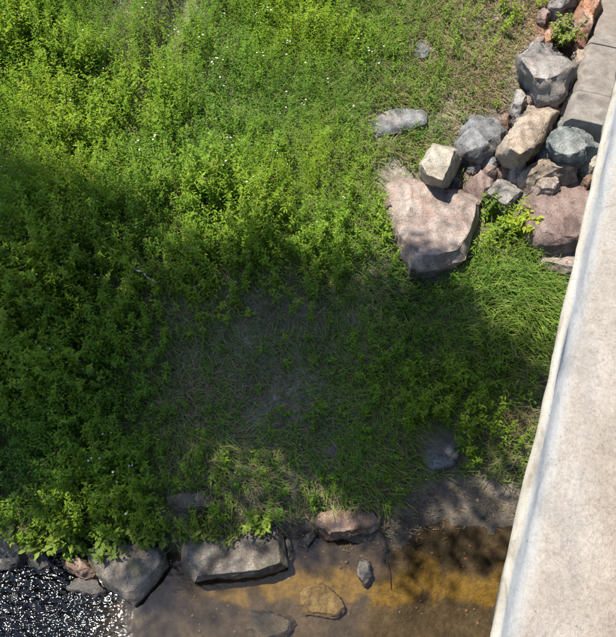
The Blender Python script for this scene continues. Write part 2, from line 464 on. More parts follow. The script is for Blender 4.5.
def leaf_mat(name, trans=0.35, rough=0.5, spec=0.35):
    m, nt, out = new_mat(name)
    at_ = nd(nt, 'ShaderNodeAttribute', attribute_name='tone')
    v = nd(nt, 'ShaderNodeNewGeometry').outputs['Position']
    c = mixc(nt, 0.5, at_.outputs['Color'], ramp(nt, tex_noise(nt, v, 60, 2, 0.5), [(0.3, 0.7), (0.7, 1.25)]), 'MULTIPLY')
    p = nd(nt, 'ShaderNodeBsdfPrincipled')
    nt.links.new(c, p.inputs['Base Color'])
    p.inputs['Roughness'].default_value = rough
    p.inputs['Specular IOR Level'].default_value = spec
    t = nd(nt, 'ShaderNodeBsdfTranslucent')
    tc = mixc(nt, 1.0, c, (1.35, 1.35, 0.6), 'MULTIPLY')
    nt.links.new(tc, t.inputs[0])
    mx = nd(nt, 'ShaderNodeMixShader'); mx.inputs[0].default_value = trans
    nt.links.new(p.outputs[0], mx.inputs[1]); nt.links.new(t.outputs[0], mx.inputs[2])
    nt.links.new(mx.outputs[0], out.inputs[0])
    return m
MAT['leaf'] = leaf_mat('leaf', 0.45, 0.55, 0.2)
MAT['blade'] = leaf_mat('grass_blade', 0.3, 0.55, 0.25)
MAT['crown'] = leaf_mat('crown_leaf', 0.10, 0.5, 0.3)
MAT['petal'] = leaf_mat('petal', 0.3, 0.7, 0.2)

def wood_mat(name, a, b):
    m, nt, out = new_mat(name)
    v = objvec(nt)
    f = tex_noise(nt, v, 22, 6, 0.7, 0.8)
    c = ramp(nt, f, [(0.3, a), (0.7, b)])
    pbr(nt, out, c, 0.85, bump(nt, f, 0.8, 0.01), 0.2)
    return m
MAT['bark'] = wood_mat('bark', (0.05, 0.04, 0.032), (0.15, 0.125, 0.10))
MAT['stick'] = wood_mat('bleached_wood', (0.28, 0.25, 0.22), (0.46, 0.43, 0.39))
MAT['root'] = wood_mat('root_wood', (0.035, 0.026, 0.02), (0.09, 0.065, 0.05))

# ------------------------------------------------------------------ mesh helpers
def link(name, me, mat=None, parent=None):
    o = bpy.data.objects.new(name, me)
    COL.objects.link(o)
    if mat is not None and me is not None:
        me.materials.append(mat)
    if parent is not None:
        o.parent = parent
    return o

def tag(o, label=None, cat=None, group=None, kind=None):
    if label: o['label'] = label
    if cat: o['category'] = cat
    if group: o['group'] = group
    if kind: o['kind'] = kind
    return o

def np_mesh(name, verts, faces, tone=None, smooth=False):
    """verts (N,3), faces (M,3) triangles, tone (N,3)"""
    me = bpy.data.meshes.new(name)
    verts = np.ascontiguousarray(verts, np.float32); faces = np.ascontiguousarray(faces, np.int32)
    M = len(faces); k = faces.shape[1]
    me.vertices.add(len(verts)); me.vertices.foreach_set('co', verts.ravel())
    me.loops.add(M * k); me.loops.foreach_set('vertex_index', faces.ravel())
    me.polygons.add(M)
    me.polygons.foreach_set('loop_start', np.arange(0, M * k, k, dtype=np.int32))
    me.polygons.foreach_set('loop_total', np.full(M, k, np.int32))
    if smooth:
        me.polygons.foreach_set('use_smooth', np.ones(M, bool))
    if tone is not None:
        a = me.attributes.new('tone', 'FLOAT_COLOR', 'POINT')
        a.data.foreach_set('color', np.concatenate([tone, np.ones((len(tone), 1))], 1).astype(np.float32).ravel())
    me.update(calc_edges=True)
    me.validate()
    return me

def empty(name, loc):
    o = bpy.data.objects.new(name, None)
    COL.objects.link(o)
    o.location = loc
    o.empty_display_size = 0.1
    return o

def nrmz(a):
    return a / np.maximum(np.linalg.norm(a, axis=1, keepdims=True), 1e-9)

def leaves(base, d, length, width, tone, up=None, droop=0.25, fold=0.18, simple=False):
    """base (N,3), d (N,3) direction, arrays of length/width, tone (N,3) -> verts, faces, tones"""
    N = len(base)
    d = nrmz(d)
    if up is None:
        up = np.tile([0, 0, 1.0], (N, 1))
    side = nrmz(np.cross(d, up) + 1e-6)
    nn = np.cross(side, d)
    L = length[:, None]; W = width[:, None]
    mid = base + d * L * 0.45 + nn * L * 0.05
    tip = base + d * L - nn * L * droop
    l = mid + side * W * 0.5 + nn * W * fold
    r = mid - side * W * 0.5 + nn * W * fold
    if simple:                      # small leaf: two faces creased along the midrib
        V = np.stack([base, l, tip, r], 1).reshape(-1, 3)
        Fc = (np.arange(N)[:, None, None] * 4 + np.array([[0, 2, 1], [0, 3, 2]])[None]).reshape(-1, 3)
        return V, Fc, np.repeat(tone, 4, axis=0)
    V = np.stack([base, l, mid, r, tip], 1).reshape(-1, 3)
    f = np.array([[0, 2, 1], [0, 3, 2], [1, 2, 4], [2, 3, 4]])
    Fc = (np.arange(N)[:, None, None] * 5 + f[None]).reshape(-1, 3)
    T = np.repeat(tone, 5, axis=0)
    return V, Fc, T

def blades(base, az, lean, length, width, tone):
    """curved grass blades, three segments"""
    N = len(base)
    h = np.stack([np.cos(az), np.sin(az), np.zeros(N)], 1)
    side = np.stack([-np.sin(az), np.cos(az), np.zeros(N)], 1)
    V = []
    for t, wf in ((0, 0.8), (0.38, 1.0), (0.72, 0.7), (1.0, 0.0)):
        a = lean * (0.35 + 0.9 * t)
        out = np.sin(a) * length * t
        upz = np.cos(a) * length * t
        c = base + h * out[:, None]
        c[:, 2] += upz
        if wf > 0:
            V += [c + side * (width * wf * 0.5)[:, None], c - side * (width * wf * 0.5)[:, None]]
        else:
            V.append(c)
    V = np.stack(V, 1).reshape(-1, 3)
    f = np.array([[0, 1, 3], [0, 3, 2], [2, 3, 5], [2, 5, 4], [4, 5, 6]])
    Fc = (np.arange(N)[:, None, None] * 7 + f[None]).reshape(-1, 3)
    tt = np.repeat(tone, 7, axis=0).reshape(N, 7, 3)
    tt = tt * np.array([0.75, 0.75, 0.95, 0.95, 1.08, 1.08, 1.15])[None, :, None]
    return V, Fc, tt.reshape(-1, 3)

def join(parts):
    Vs, Fs, Ts, off = [], [], [], 0
    for V, Fc, T in parts:
        Vs.append(V); Fs.append(Fc + off); Ts.append(T); off += len(V)
    return np.concatenate(Vs), np.concatenate(Fs), np.concatenate(Ts)

def tube(path, radii, seg=8):
    """tapered tube along points -> verts, quads"""
    path = [Vector(p) for p in path]
    V, Fq = [], []
    for i, p in enumerate(path):
        t = (path[min(i + 1, len(path) - 1)] - path[max(i - 1, 0)]).normalized()
        a = t.orthogonal().normalized(); b = t.cross(a)
        for k in range(seg):
            q = 2 * math.pi * k / seg
            V.append(tuple(p + (a * math.cos(q) + b * math.sin(q)) * radii[i]))
    for i in range(len(path) - 1):
        for k in range(seg):
            k2 = (k + 1) % seg
            Fq.append((i * seg + k, i * seg + k2, (i + 1) * seg + k2, (i + 1) * seg + k))
    return np.array(V), np.array(Fq)

def join_q(lst):
    Vs, Fs, off = [], [], 0
    for V, Fq in lst:
        Vs.append(V); Fs.append(Fq + off); off += len(V)
    return np.concatenate(Vs), np.concatenate(Fs)

# ------------------------------------------------------------------ the setting: ground sheet and stream
def axis(fine0, fine1, step, far):
    a = np.arange(fine0, fine1 + 1e-6, step)
    lo, hi, s = [], [], step
    x = fine0
    while x > -far:
        s *= 1.16; x -= s; lo.append(x)
    x, s = fine1, step
    while x < far:
        s *= 1.16; x += s; hi.append(x)
    return np.concatenate([lo[::-1], a, hi])

gx, gy = axis(-4.2, 4.4, 0.045, 400), axis(-0.2, 8.2, 0.045, 400)
X, Y = np.meshgrid(gx, gy)
Zg = height(X, Y)
V = np.stack([X, Y, Zg], 2).reshape(-1, 3)
nx, ny = len(gx), len(gy)
ii = (np.arange(ny - 1)[:, None] * nx + np.arange(nx - 1)[None]).ravel()
Fq = np.stack([ii, ii + 1, ii + nx + 1, ii + nx], 1)
ground = link('ground', np_mesh('ground', V, Fq, smooth=True), MAT['soil'])
tag(ground, kind='structure')

wv_ = np.array([[-400, -6.0, 0], [400, -6.0, 0], [400, 2.1, 0], [-400, 2.1, 0]], float)
wx = np.concatenate([[-400, -60, -15], np.linspace(-4.5, 4.5, 90), [15, 60, 400]])
wy = np.linspace(-6.3, 1.95, 60)
WX, WY = np.meshgrid(wx, wy)
wz = 0.006 * vnoise(WX * 5, WY * 6, 8) * sstep(-0.9, -1.7, WX) * (WX > -6)
V = np.stack([WX, WY, wz], 2).reshape(-1, 3)
ii = (np.arange(59)[:, None] * len(wx) + np.arange(len(wx) - 1)[None]).ravel()
Fq = np.stack([ii, ii + 1, ii + len(wx) + 1, ii + len(wx)], 1)
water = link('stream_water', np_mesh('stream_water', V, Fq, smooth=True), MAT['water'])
tag(water, kind='structure')

# ------------------------------------------------------------------ the bridge
def sweep(name, prof, s0, s1, ds, mat, parent, jitter=0.0, mats=None, edge_mats=None):
    """sweep a closed (n, z) profile along the bridge"""
    ss = np.arange(s0, s1 + 1e-6, ds)
    if ss[-1] < s1 - 1e-6: ss = np.append(ss, s1)
    P = np.array(prof); k = len(P)
    V = []
    for s in ss:
        jn = jitter * vnoise(np.full(k, s * 7), np.arange(k) * 3.1, 12) + 0.5 * jitter * vnoise(np.full(k, s * 21), np.arange(k) * 3.1, 13)
        jz = 0.6 * jitter * vnoise(np.full(k, s * 5), np.arange(k) * 3.7, 14)
        for (n, z), a, b in zip(P, jn, jz):
            V.append(sn(s, n + a, z + b))
    bm = bmesh.new()
    vs = [bm.verts.new(v) for v in V]
    for i in range(len(ss) - 1):
        for j in range(k):
            j2 = (j + 1) % k
            f = bm.faces.new((vs[i * k + j], vs[i * k + j2], vs[(i + 1) * k + j2], vs[(i + 1) * k + j]))
            f.smooth = True
            if edge_mats: f.material_index = edge_mats.get(j, 0)
    bm.faces.new([vs[j] for j in range(k)]); bm.faces.new([vs[(len(ss) - 1) * k + j] for j in range(k)])
    bmesh.ops.recalc_face_normals(bm, faces=bm.faces)
    me = bpy.data.meshes.new(name); bm.to_mesh(me); bm.free()
    o = link(name, me, mat, parent)
    for m_ in (mats or []): me.materials.append(m_)
    return o

bridge = empty('concrete_bridge', sn(0, N0 + 2.6, 0))
tag(bridge, 'pale weathered concrete road bridge whose rough parapet runs beside the grassy bank', 'bridge')
def bpart(o):
    o.parent = bridge
    o.matrix_parent_inverse = bridge.matrix_world.inverted()
    return o
bpy.context.view_layer.update()
n0 = N0
prof = [(n0 + 0.16, PZ - 0.30), (n0 + 0.025, PZ - 0.040), (n0 + 0.003, PZ - 0.024), (n0 + 0.0, PZ - 0.008), (n0 + 0.003, PZ - 0.002),
        (n0 + 0.012, PZ), (n0 + 0.016, PZ - 0.003), (n0 + 0.026, PZ - 0.012), (n0 + 0.036, PZ - 0.016), (n0 + 0.050, PZ - 0.015),
        (n0 + 0.08, PZ - 0.009), (n0 + 0.15, PZ - 0.004), (n0 + 0.26, PZ - 0.005), (n0 + 0.34, PZ - 0.012), (n0 + 0.40, PZ - 0.03), (n0 + 0.42, PZ - 0.06), (n0 + 0.42, PZ - 0.30)]
bpart(sweep('parapet', prof, -9, 9.5, 0.02, MAT['parapet'], None, 0.0045))
prof2 = [(2 * n0 + 5.2 - a, b) for a, b in prof][::-1]
bpart(sweep('parapet', prof2, -9, 9.5, 0.25, MAT['concrete'], None, 0.002))
bpart(sweep('deck_slab', [(n0 + 0.30, PZ - 0.56), (n0 + 0.19, PZ - 0.42), (n0 + 0.17, PZ - 0.303), (n0 + 5.03, PZ - 0.303), (n0 + 5.01, PZ - 0.42), (n0 + 4.9, PZ - 0.56)], -9, 9.5, 0.5, MAT['wall'], None))
bpart(sweep('road_surface', [(n0 + 0.425, PZ - 0.300), (n0 + 0.425, PZ - 0.24), (n0 + 4.775, PZ - 0.24), (n0 + 4.775, PZ - 0.300)], -9, 9.5, 0.5, MAT['asphalt'], None))
for gn in (1.25, 2.6, 3.95):
    bpart(sweep('girder', [(n0 + gn - 0.2, PZ - 1.15), (n0 + gn - 0.2, PZ - 0.562), (n0 + gn + 0.2, PZ - 0.562), (n0 + gn + 0.2, PZ - 1.15)], -8.2, 8.6, 0.6, MAT['wall'], None))
for s0, s1, zb in ((6.9, 8.0, 0.6), (-8.0, -7.0, 0.2)):
    bpart(sweep('abutment', [(n0 + 0.85, zb), (n0 + 0.85, PZ - 1.152), (n0 + 4.4, PZ - 1.152), (n0 + 4.4, zb)], s0, s1, 0.25, MAT['wall'], None))

# the low concrete wing wall at the foot of the bridge
WZ = 1.42
w0, w1 = at(598, 0, WZ)[:2], at(568, 110, WZ)[:2]
WN = float((w0 @ NV + w1 @ NV) / 2)
ws1 = float(w1 @ DV)
wing = empty('wing_wall', sn(ws1, WN + 0.3, 0.9))
tag(wing, 'low rough concrete wall with cross joints at the foot of the bridge behind the boulders', 'wall')
bpy.context.view_layer.update()
edges = [ws1 - 0.10, ws1 + 0.33, ws1 + 1.12, ws1 + 2.1, ws1 + 3.2]
for a, b in zip(edges[:-1], edges[1:]):
    dz = random.uniform(-0.006, 0.006)
    o = sweep('wall_panel', [(WN - 0.01, 0.5), (WN, WZ - 0.06 + dz), (WN + 0.045, WZ - 0.006 + dz), (WN + 0.06, WZ + dz), (WN + 0.20, WZ + 0.004 + dz), (WN + 0.34, WZ + dz), (WN + 0.46, WZ - 0.005 + dz), (WN + 0.46, 0.5)],
              a + 0.003, b - 0.003, 0.03, MAT['wall'], None, 0.012)
    o.parent = wing; o.matrix_parent_inverse = wing.matrix_world.inverted()

# ------------------------------------------------------------------ boulders and stones
FOOT = []       # ground footprints, so that grass keeps off the stones

def rock(name, outline, h, mat, label, cat='boulder', top=None, zbase=None, rough=1.0, grp=None, sink=0.10, bevel=0.05, topshift=(0, 0), topscale=0.62, seed=None, tilt=0, grow=1.13, cuts=None):
    if cuts is None: cuts = 5 if top is None else 2
    o2 = np.array(outline, float)
    c = o2.mean(0)
    if grow != 1: outline = [tuple(q) for q in c + (o2 - c) * grow]
    zg = ground_at(c[0], c[1])[2] if zbase is None else zbase
    rs = random.Random(seed if seed is not None else int(c[0] * 31 + c[1] * 17))
    mid = np.array([at(px, py, zg + 0.30 * h) for px, py in outline])
    cm = mid.mean(0)
    base = mid.copy(); base[:, :2] = cm[:2] + (mid[:, :2] - cm[:2]) * 0.86
    base[:, 2] = zg - sink
    if top is None:
        tp = mid.copy()
        tp[:, :2] = cm[:2] + (mid[:, :2] - cm[:2]) * topscale + np.array(topshift)
        tp[:, 2] = zg + h
    else:
        tp = np.array([at(px, py, zg + h) for px, py in top])
    ext = mid.max(0) - mid.min(0)
    size = float(np.mean(ext[:2]))
    for q in tp:
        q[2] += rs.uniform(-0.07, 0.03) * min(h, size) - tilt * (q[0] - cm[0]) * 0.5
    mid[:, 2] += np.array([rs.uniform(-0.1, 0.1) * h for _ in mid])
    pts = np.concatenate([base, mid, tp])
    cen = np.array([cm[0], cm[1], zg])
    FOOT.append((mid[:, :2].copy(), zg + h))
    bm = bmesh.new()
    for p in pts:
        bm.verts.new(p - cen)
    r = bmesh.ops.convex_hull(bm, input=bm.verts)
    bmesh.ops.delete(bm, geom=[g for g in r['geom_interior'] if isinstance(g, bmesh.types.BMVert)], context='VERTS')
    for _ in range(cuts):       # knock off corners with flat breaks
        nv = Vector((rs.uniform(-1, 1), rs.uniform(-1, 1), rs.uniform(0.0, 0.8))).normalized()
        ds_ = [v.co.dot(nv) for v in bm.verts]
        hi_, lo_ = max(ds_), min(ds_)
        pc = nv * (hi_ - (hi_ - lo_) * rs.uniform(0.03, 0.11) * rough * (1.0 if top is None else 0.6))
        bmesh.ops.bisect_plane(bm, geom=list(bm.verts) + list(bm.edges) + list(bm.faces), plane_co=pc, plane_no=nv, clear_outer=True)
        be = [e for e in bm.edges if e.is_boundary]
        if be: bmesh.ops.contextual_create(bm, geom=be)
    bmesh.ops.recalc_face_normals(bm, faces=bm.faces)
    bmesh.ops.dissolve_limit(bm, angle_limit=R(9), verts=bm.verts, edges=bm.edges)
    bmesh.ops.bevel(bm, geom=list(bm.edges), offset=0.5 * bevel * size, segments=2, affect='EDGES', profile=0.6, clamp_overlap=True)
    bmesh.ops.triangulate(bm, faces=bm.faces)
    Lmax = max(size / 15, 0.010)
    for _ in range(5):
        long_e = [e for e in bm.edges if e.calc_length() > Lmax]
        if not long_e: break
        bmesh.ops.subdivide_edges(bm, edges=long_e, cuts=1)
        bmesh.ops.triangulate(bm, faces=bm.faces)
    bmesh.ops.smooth_vert(bm, verts=bm.verts, factor=0.2, use_axis_x=True, use_axis_y=True, use_axis_z=True)
    bm.normal_update()
    off = Vector((rs.uniform(-50, 50), rs.uniform(-50, 50), rs.uniform(-50, 50)))
    mv = []
    for v in bm.verts:
        p = v.co / size
        a = mnoise.noise(p * 2.3 + off) * 0.05 - abs(mnoise.noise(p * 4.5 + off)) * 0.055 + mnoise.noise(p * 9 + off) * 0.03 + mnoise.noise(p * 21 + off) * 0.014
        # chipped steps
        st = mnoise.cell(p * 3.1 + off) * 0.012
        mv.append(v.normal * (a + st) * size * rough)
    for v, m_ in zip(bm.verts, mv):
        v.co += m_
    for f in bm.faces: f.smooth = True
    me = bpy.data.meshes.new(name); bm.to_mesh(me); bm.free()
    ob = link(name, me, MAT[mat])
    ob.location = cen
    tag(ob, label, cat, grp)
    return ob

# riprap beside the bridge
rock('boulder', [(573, 9), (583, 0), (598, 0), (600, 11), (588, 43), (578, 43), (571, 25)], 0.30, 'rust', 'rust orange angular boulder wedged against the concrete wall', sink=0.25)
rock('boulder', [(550, 4), (557, -14), (582, -16), (577, 1), (563, 8)], 0.26, 'grey', 'grey stone at the rim of the dark gap beside the rust orange boulder', 'stone')
rock('stone', [(557, 28), (566, 23), (575, 27), (581, 35), (576, 43), (566, 42), (558, 35)], 0.17, 'mauve', 'rounded reddish stone touching the lower end of the rust orange boulder', 'stone', bevel=0.12)
rock('stone', [(574, 45), (583, 43), (588, 49), (584, 55), (575, 54)], 0.12, 'tan', 'little tan cobble lodged between reddish stone and concrete wall', 'stone', bevel=0.12)
rock('stone', [(569, 59), (583, 57), (586, 63), (580, 74), (573, 73)], 0.20, 'tan', 'small square tan stone standing between the big grey boulder and the wall', 'stone')
rock('boulder', [(517, 57), (539, 43), (566, 55), (574, 68), (571, 83), (557, 100), (541, 98), (533, 80), (521, 69)], 0.34, 'grey',
     'large grey boulder with flat pale top and dark broken lower face', top=[(522, 57), (541, 46), (565, 58), (570, 68), (553, 76), (536, 79)])
rock('boulder', [(502, 150), (517, 118), (546, 105), (564, 112), (557, 127), (537, 151), (524, 161), (508, 156)], 0.38, 'tan',
     'long tan boulder with sloping lit face and shadowed right side', top=[(508, 148), (521, 121), (545, 109), (552, 113), (533, 147), (520, 155)], cuts=1)
rock('boulder', [(543, 144), (569, 118), (598, 127), (600, 150), (592, 161), (570, 165), (553, 159)], 0.38, 'teal',
     'big blue grey boulder leaning on the end of the concrete wall', top=[(548, 142), (571, 122), (588, 127), (587, 146), (572, 157), (555, 153)], grow=1.16)
rock('stone', [(536, 156), (548, 145), (560, 153), (573, 167), (559, 171), (541, 166)], 0.27, 'teal', 'smaller blue grey stone tucked below the big blue grey boulder', 'stone')
rock('boulder', [(458, 144), (468, 119), (493, 118), (509, 133), (499, 151), (478, 159), (462, 154)], 0.20, 'dark',
     'dark grey boulder half sunk in dry grass above the pale block', top=[(463, 142), (471, 122), (490, 121), (500, 132), (487, 143), (471, 150)])
rock('boulder', [(419, 166), (432, 146), (457, 151), (463, 158), (450, 183), (426, 178)], 0.36, 'pale',
     'pale cream squared block with a sharp shaded right face', top=[(421, 163), (433, 146), (455, 149), (450, 165), (443, 179), (427, 174)], rough=0.45, bevel=0.03, cuts=0, grow=1.03)
rock('boulder', [(372, 174), (391, 167), (416, 182), (445, 185), (466, 188), (481, 202), (476, 233), (468, 260), (440, 270), (410, 271), (394, 240), (381, 212), (374, 193)], 0.22, 'pink',
     'largest pinkish boulder half in tree shade below the pale block', top=[(412, 190), (440, 188), (464, 192), (477, 204), (471, 230), (460, 247), (436, 255), (416, 254), (408, 222)], rough=0.55, bevel=0.04, sink=0.2, grow=1.0, cuts=2)
rock('boulder', [(512, 208), (531, 198), (558, 195), (592, 184), (612, 186), (606, 235), (570, 249), (542, 247), (530, 232), (514, 221)], 0.22, 'mauve',
     'broad flat mauve slab running under the parapet', topscale=0.86, rough=0.5, bevel=0.03, sink=0.2)
rock('boulder', [(538, 254), (569, 251), (592, 252), (588, 272), (566, 273), (541, 268)], 0.14, 'pink',
     'flat pinkish slab just below the broad mauve slab at the grass edge', topscale=0.84, rough=0.5, sink=0.2)
rock('stone', [(483, 195), (500, 180), (515, 184), (526, 192), (509, 211), (494, 203)], 0.26, 'grey',
     'wedge shaped pale grey stone above the bright leafy plant', 'stone', top=[(486, 193), (501, 181), (514, 185), (521, 191), (506, 204)])
rock('stone', [(507, 165), (517, 162), (524, 180), (518, 184), (510, 181)], 0.30, 'grey', 'small upright grey stone on top of the wedge shaped stone', 'stone')
rock('stone', [(516, 175), (534, 168), (558, 173), (576, 176), (575, 185), (560, 187), (542, 186), (525, 190)], 0.31, 'tan', 'long banded tan stone lying across the pile below the blue grey stones', 'stone')
rock('stone', [(527, 191), (536, 185), (556, 189), (560, 195), (550, 201), (534, 201)], 0.27, 'pink', 'small pink stone between the banded tan stone and mauve slab', 'stone')
rock('stone', [(574, 166), (594, 161), (604, 177), (587, 183), (577, 175)], 0.24, 'pale', 'rounded cream stone half hidden under the parapet edge', 'stone', bevel=0.14)
rock('stone', [(496, 157), (512, 154), (532, 166), (524, 181), (507, 168)], 0.14, 'pink', 'flat pinkish stone under the lower end of the long tan boulder', 'stone', sink=0.2)
rock('stone', [(464, 191), (479, 168), (495, 179), (491, 194), (480, 202)], 0.14, 'mauve', 'low brownish stone in the shadow of the pale block', 'stone', sink=0.15)
rock('stone', [(475, 161), (498, 161), (502, 170), (486, 171)], 0.16, 'dark', 'dark little stone below the dark grey boulder', 'stone')
rock('stone', [(552, 156), (567, 157), (568, 171), (553, 172)], 0.19, 'mauve', 'small dark reddish stone below the big blue grey boulder', 'stone')
rock('stone', [(559, 99), (574, 87), (580, 90), (579, 108), (569, 119), (560, 111)], 0.19, 'pink', 'pink stone wedged beside the wall under the big grey boulder', 'stone')
rock('stone', [(509, 113), (515, 90), (525, 106), (519, 118)], 0.20, 'grey', 'small pointed grey stone at the upper end of the tan boulder', 'stone')
rock('stone', [(373, 125), (384, 113), (404, 109), (424, 112), (425, 123), (400, 132), (380, 134)], 0.06, 'dark', 'grey rock mostly buried in grass above the pinkish boulder', 'stone', sink=0.2, topscale=0.75, rough=0.35, cuts=1)
rock('stone', [(413, 46), (421, 40), (431, 49), (426, 57), (416, 55)], 0.045, 'dark', 'small bluish stone alone in the dry grass slope', 'stone')
rock('stone', [(590, 196), (603, 190), (608, 200), (597, 206)], 0.30, 'mauve', 'dark stone under the parapet above the mauve slab', 'stone')
rock('stone', [(537, 12), (546, 8), (551, 15), (545, 22), (538, 19)], 0.08, 'mauve', 'small reddish cobble on bare soil at the top of the slope', 'stone', grp=None)
rock('stone', [(545, 33), (553, 30), (557, 37), (551, 43), (545, 40)], 0.08, 'rust', 'small rusty cobble on bare soil beside the green tuft', 'stone')

rock('stone', [(574, 78), (584, 74), (588, 84), (580, 92), (573, 88)], 0.14, 'grey', 'small grey filler stone beside the wall under the square tan stone', 'stone')
rock('stone', [(560, 121), (571, 117), (574, 126), (566, 133), (559, 129)], 0.16, 'dark', 'dark stone in the gap between the long tan boulder and the wall', 'stone')
rock('stone', [(497, 118), (506, 114), (511, 124), (505, 131), (498, 127)], 0.12, 'brown', 'brown stone between the dark grey boulder and the pointed stone', 'stone')
rock('stone', [(470, 158), (478, 160), (481, 170), (473, 174), (466, 168)], 0.10, 'dark', 'dark flat stone under the right face of the pale block', 'stone')
rock('stone', [(577, 184), (590, 181), (594, 190), (584, 195), (576, 191)], 0.20, 'brown', 'brown stone between the rounded cream stone and mauve slab', 'stone')
rock('stone', [(520, 196), (530, 193), (534, 200), (526, 206), (519, 203)], 0.15, 'dark', 'dark wedge in the crack between wedge stone and mauve slab', 'stone')
rock('stone', [(531, 44), (537, 38), (545, 40), (543, 47), (534, 49)], 0.08, 'mauve', 'reddish flat stone on the upper edge of the big grey boulder', 'stone')
WORD = dict(grey='grey', tan='tan', pink='pinkish', mauve='mauve', dark='dark', brown='brown')
NAMED = {'rust orange boulder': (585, 20), 'big grey boulder': (546, 72), 'long tan boulder': (532, 133), 'big blue grey boulder': (573, 142), 'dark grey boulder': (484, 138),
         'pale block': (444, 165), 'largest pinkish boulder': (430, 220), 'mauve slab': (557, 220), 'wedge stone': (505, 195), 'banded tan stone': (547, 179), 'wing wall': (588, 90)}
USED = set()
fill = [(548, 102), (557, 107), (511, 162), (499, 172), (488, 176), (530, 160), (539, 172), (563, 172), (571, 186), (564, 191), (512, 212), (505, 158), (455, 187), (585, 76), (567, 80),
        (553, 62), (592, 52), (548, 52), (569, 14), (563, 18), (520, 120), (509, 137), (533, 98), (455, 160), (478, 186), (503, 176), (527, 112), (582, 112)]
for q, (fx, fy) in enumerate(fill):
    rr = random.uniform(4.0, 7.5)
    k = random.randint(6, 8); a0 = random.uniform(0, 6)
    pts_ = [(fx + rr * random.uniform(0.75, 1.2) * 1.15 * math.cos(a0 + t * 6.283 / k), fy + rr * random.uniform(0.75, 1.2) * 0.85 * math.sin(a0 + t * 6.283 / k)) for t in range(k)]
    mk = random.choice(list(WORD))
    near = sorted(NAMED, key=lambda k_: (NAMED[k_][0] - fx) ** 2 + (NAMED[k_][1] - fy) ** 2)
    lab_ = 'small %s filler stone between the %s and the %s' % (WORD[mk], near[0], near[1])
    if lab_ in USED: lab_ = 'small %s filler stone packed near the %s and the %s' % (WORD[mk], near[0], near[2])
    USED.add(lab_)
    rock('stone', pts_, random.uniform(0.07, 0.15), mk, lab_, 'stone', grp='filler stones in the rock pile', seed=q + 900)

# stream edge
rock('stone_block', [(87, 551), (112, 544), (160, 546), (166, 566), (133, 602), (109, 587)], 0.15, 'block',
     'wedge shaped weathered stone block at the riffle edge', 'stone block', zbase=0.02, topscale=0.80, rough=0.6, sink=0.22, bevel=0.03)
rock('stone_block', [(185, 540), (230, 532), (277, 530), (281, 566), (260, 573), (214, 574), (195, 580), (187, 571)], 0.15, 'block',
     'long rectangular weathered stone block under overhanging plants at the water', 'stone block', zbase=0.03, topscale=0.88, rough=0.5, sink=0.22, bevel=0.03)
rock('stone', [(310, 520), (338, 509), (370, 515), (384, 523), (368, 531), (322, 537), (313, 528)], 0.12, 'brown',
     'reddish flat slab undercut by the water at the bank', 'stone', zbase=0.10, topscale=0.85, sink=0.15)
rock('stone', [(296, 547), (311, 527), (318, 531), (306, 550)], 0.10, 'wet', 'narrow dark stone slanting into the water beside the reddish slab', 'stone', zbase=0.0, sink=0.15)
rock('stone', [(359, 557), (367, 559), (373, 578), (365, 586), (358, 574)], 0.035, 'wet', 'small oval stone half sunk at the muddy water edge', 'stone', zbase=0.0, sink=0.12, bevel=0.12)
rock('stone', [(302, 591), (324, 582), (338, 592), (344, 608), (336, 617), (304, 614)], 0.06, 'gold', 'flat yellowish stone lying just under the clear water', 'stone', zbase=-0.12, sink=0.1, topscale=0.8)
rock('stone', [(250, 612), (280, 608), (298, 622), (290, 642), (262, 645), (247, 630)], 0.10, 'wet', 'round dark stone on the stream bed below the yellowish stone', 'stone', zbase=-0.17, sink=0.1, bevel=0.12)
rock('stone', [(61, 556), (78, 552), (103, 577), (84, 579), (66, 568)], 0.16, 'brown', 'reddish brown stone between the riffle and the wedge shaped block', 'stone', zbase=0.0, sink=0.18)
rock('stone', [(63, 578), (101, 579), (115, 594), (96, 600), (69, 592)], 0.10, 'wet', 'wet dark stone breaking the riffle below the wedge shaped block', 'stone', zbase=-0.05, sink=0.15, bevel=0.12)
rock('stone', [(-6, 545), (15, 538), (30, 552), (22, 568), (-4, 570)], 0.12, 'wet', 'black wet stone under the bank plants at the riffle', 'stone', zbase=-0.02, sink=0.18)
rock('stone', [(28, 556), (50, 552), (58, 566), (42, 574), (28, 569)], 0.08, 'wet', 'low wet stone with water running over it in the riffle', 'stone', zbase=-0.05, sink=0.15)
rock('stone', [(168, 498), (190, 494), (210, 497), (214, 507), (186, 512), (170, 508)], 0.10, 'block', 'flat grey brown stone among plants above the long block', 'stone', sink=0.15, topscale=0.85)
rock('stone', [(420, 438), (440, 433), (458, 443), (455, 463), (432, 468), (420, 456)], 0.015, 'dark', 'low dark grey rock showing through shaded grass', 'stone', sink=0.15, topscale=0.8, rough=0.3)
rock('stone', [(322, 447), (334, 443), (342, 449), (338, 457), (326, 456)], 0.02, 'block', 'small pale stone in the thin shaded grass', 'stone', sink=0.06)
rock('stone', [(282, 540), (291, 536), (294, 552), (288, 566), (281, 556)], 0.08, 'wet', 'slim dark wet stone beside the end of the long block', 'stone', zbase=-0.04, sink=0.12)

